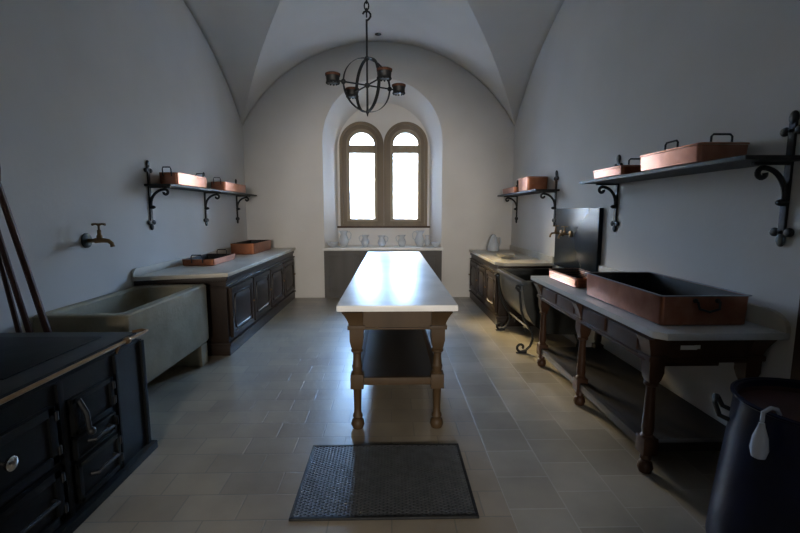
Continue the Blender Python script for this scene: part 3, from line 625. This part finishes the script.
# ------------------------------------------------------------------ floor grate
gr = thing('floor_grate', 'rectangular dark steel floor grate with diamond mesh in front of the centre table', 'grate', (-.035, 2.2, 0))
GX0, GX1, GYa, GYb = -.49, .42, 1.885, 2.54
MB().box(GX0+.01, GX1-.01, GYa+.01, GYb-.01, .001, .004).build('pit_plate', PIT, gr)
m = MB().box(GX0, GX1, GYa, GYa+.016, .001, .014, .002).box(GX0, GX1, GYb-.016, GYb, .001, .014, .002).box(GX0, GX0+.016, GYa, GYb, .001, .014, .002).box(GX1-.016, GX1, GYa, GYb, .001, .014, .002)
m.build('frame', IRON, gr)
m = MB(); ax0, ax1, ay0, ay1 = GX0+.012, GX1-.012, GYa+.012, GYb-.012
sx_, k_ = .038, .56   # diamond pitch in x, slope
for s in (1, -1):
    c = -40
    while c < 80:
        # line y = ay0 + s*k*(x-ax0) + c*pitch
        off = c*sx_*k_; P = []
        for x in (ax0, ax1): P.append((x, ay0+s*k_*(x-ax0)+off))
        (xa, ya), (xb, yb) = P
        def clip(xa, ya, xb, yb):
            t0, t1 = 0., 1.; dy = yb-ya
            for lo, hi in ((ay0, ay1),):
                ta, tb = (lo-ya)/dy, (hi-ya)/dy
                if ta > tb: ta, tb = tb, ta
                t0, t1 = max(t0, ta), min(t1, tb)
            return (t0, t1) if t1-t0 > .01 else None
        r = clip(xa, ya, xb, yb)
        if r:
            p = Vector((xa+(xb-xa)*r[0], ya+(yb-ya)*r[0], .008)); q = Vector((xa+(xb-xa)*r[1], ya+(yb-ya)*r[1], .008))
            d = (q-p).normalized(); nrm = Vector((-d.y, d.x, 0))*.0032; up = Vector((0, 0, .0035))
            m.loft([[tuple(p+nrm+up), tuple(p-nrm+up), tuple(p-nrm-up), tuple(p+nrm-up)], [tuple(q+nrm+up), tuple(q-nrm+up), tuple(q-nrm-up), tuple(q+nrm-up)]], True, True)
        c += 1
m.build('mesh', GRATE, gr, smooth=False)

# ------------------------------------------------------------------ chandelier
HX, HY, HZ = -.187, 3.6, 2.465; GR = .205
ch = thing('chandelier', 'wrought iron globe chandelier with four candle cups hanging from the vault', 'chandelier', (HX, HY, HZ))
zt = ZC + math.sqrt(RV*RV-(HX-XC)**2)
MB().tube([(HX, HY, HZ-GR-.035), (HX, HY, HZ-GR-.012), (HX, HY, HZ+.1), (HX, HY, HZ+GR+.29)], [.004, .009, .008, .008], 8).sphere(HX, HY, HZ, .022, seg=10).sphere(HX, HY, HZ+GR, .019, seg=10).sphere(HX, HY, HZ-GR, .016, seg=10).build('rod', IRON, ch)
phi = math.radians(29)
for k in range(2):
    a = phi + k*PI/2; u_ = Vector((math.cos(a), math.sin(a), 0))
    pts = [Vector((HX, HY, HZ)) + u_*GR*math.cos(i*2*PI/48) + Vector((0, 0, GR*math.sin(i*2*PI/48))) for i in range(49)]
    v_ = Vector((-u_.y, u_.x, 0)); lp = []
    for i in range(49):
        rad = (pts[i]-Vector((HX, HY, HZ))).normalized()
        lp.append([tuple(pts[i]+v_*.013+rad*.002), tuple(pts[i]-v_*.013+rad*.002), tuple(pts[i]-v_*.013-rad*.002), tuple(pts[i]+v_*.013-rad*.002)])
    MB().loft(lp, True).build('globe_ring', IRON, ch)
    for sg_ in (-1, 1): MB().sphere(*(Vector((HX, HY, HZ))+u_*GR*sg_), .02, seg=10).build('boss', IRON, ch)
    MB().tube([Vector((HX, HY, HZ))-u_*.25, Vector((HX, HY, HZ)), Vector((HX, HY, HZ))+u_*.25], .0065, 8).build('arm', IRON, ch)
for k in range(4):
    a = phi + k*PI/2; x, y = HX+.292*math.cos(a), HY+.292*math.sin(a)
    m = MB().lathe(x, y, [(.015, -.026), (.040, -.024), (.050, -.012), (.050, .0), (.053, .028), (.056, .042), (.048, .042), (.044, .007), (.015, .005)], 20, z0=HZ)
    for j in range(12):
        b_ = 2*PI*j/12; m.sphere(x+.046*math.cos(b_), y+.046*math.sin(b_), HZ-.022, .010, seg=6)
    c = m.build('candle_cup', IRON, ch)
    MB().lathe(x, y, [(.0545, .026), (.0575, .029), (.0590, .044), (.053, .047), (.049, .044)], 20, z0=HZ, caps=False).build('rusty_rim', IRON_RUST, c)
# hook and chain up to the vault
zh = HZ+GR+.29
m = MB().tube([(HX+.0, HY, zh-.01)] + [(HX+.032*math.sin(i*PI/5), HY, zh+.03-.032*math.cos(i*PI/5)+.0) for i in range(1, 8)], .008, 8)
m.build('hook', IRON, ch)
m = MB(); z = zh+.02; k = 0
while z < zt-.04:
    pts = []
    for i in range(13):
        a = 2*PI*i/12; w_ = .017*math.cos(a); h_ = .032*math.sin(a)
        pts.append((HX+(w_ if k % 2 else 0), HY+(0 if k % 2 else w_), z+.03+h_))
    m.tube(pts, .006, 6); z += .05; k += 1
m.lathe(HX, HY, [(.012, -.05), (.05, -.012), (.055, 0.004)], 16, z0=zt); m.build('chain', IRON, ch)

# ------------------------------------------------------------------ porcelain on the sill
SL = .863
def pitcher(x, h, r, label, side=1, y=7.50):
    o = thing('pitcher', label, 'jug', (x, y, SL), 'white pitchers on the window sill')
    m = MB().lathe(x, y, [(r*.62, 0), (r*.70, h*.02), (r*.62, h*.06), (r*.98, h*.28), (r, h*.40), (r*.80, h*.60), (r*.60, h*.74), (r*.62, h*.84), (r*.80, h*.97), (r*.82, h), (r*.76, h), (r*.56, h*.82), (r*.52, h*.74), (r*.7, h*.5), (r*.3, h*.1)], 24, z0=SL)
    m.build('body', CERAMIC, o)
    m = MB().tube([(x+side*r*.5, y, SL+h*.88), (x+side*r*1.15, y, SL+h*.95), (x+side*r*1.5, y, SL+h*.78), (x+side*r*1.35, y, SL+h*.52), (x+side*r*.85, y, SL+h*.36)], r*.09, 8); m.build('handle', CERAMIC, o)
    s = -side; MB().loft([[(x+s*r*.5, y-r*.35, SL+h*.90), (x+s*r*.62, y, SL+h*.80), (x+s*r*.5, y+r*.35, SL+h*.90)], [(x+s*r*.75, y-r*.3, SL+h*.995), (x+s*r*1.1, y, SL+h*1.02), (x+s*r*.75, y+r*.3, SL+h*.995)]]).build('spout', CERAMIC, o)
pitcher(-.82, .275, .085, 'tall white porcelain pitcher at the left end of the window sill', 1)
pitcher(-.45, .20, .070, 'white porcelain pitcher on the sill under the middle of the left window', -1)
pitcher(-.16, .19, .072, 'smallest white porcelain pitcher in the middle of the window sill', 1)
pitcher(.19, .20, .070, 'white porcelain pitcher on the sill under the middle of the right window', -1)
pitcher(.50, .275, .085, 'tall white porcelain pitcher near the right end of the window sill', -1)
def bowl(x, r, h, label, name='bowl', y=7.38, z=SL, mt=CERAMIC, sx=1., sy=1., group=None):
    o = MB().lathe(x, y, [(r*.4, 0), (r*.45, h*.1), (r*.8, h*.45), (r, h*.95), (r, h), (r*.94, h), (r*.74, h*.5), (r*.35, h*.18)], 28, z0=z, sx=sx, sy=sy).build(name, mt)
    return tag(o, label, 'bowl', group)
bowl(-1.0, .105, .085, 'low white bowl at the far left end of the window sill', group=None)
bowl(.765, .085, .08, 'low white bowl at the far right end of the window sill')
pitcher(.645, .19, .045, 'slender white porcelain pitcher between the tall right pitcher and the right bowl', 1, y=7.66)
# on the right corner worktop
RZt = RZ+.041
o = thing('covered_jug', 'white cone-shaped covered jug standing on the far right corner worktop', 'jug', (1.68, 7.02, RZt))
MB().lathe(1.68, 7.02, [(.09, 0), (.10, .02), (.09, .1), (.055, .21), (.035, .26), (.01, .275)], 24, z0=RZt).build('body', CERAMIC, o)
MB().tube([(1.755, 7.02, RZt+.05), (1.80, 7.02, RZt+.12), (1.80, 7.02, RZt+.23), (1.73, 7.02, RZt+.21)], .010, 8).build('handle', CERAMIC, o)
bowl(1.60, .13, .055, 'shallow oval white dish lying on the far right corner worktop', 'dish', y=5.95, z=RZt, sx=1., sy=1.3, mt=MARBLE_WARM)
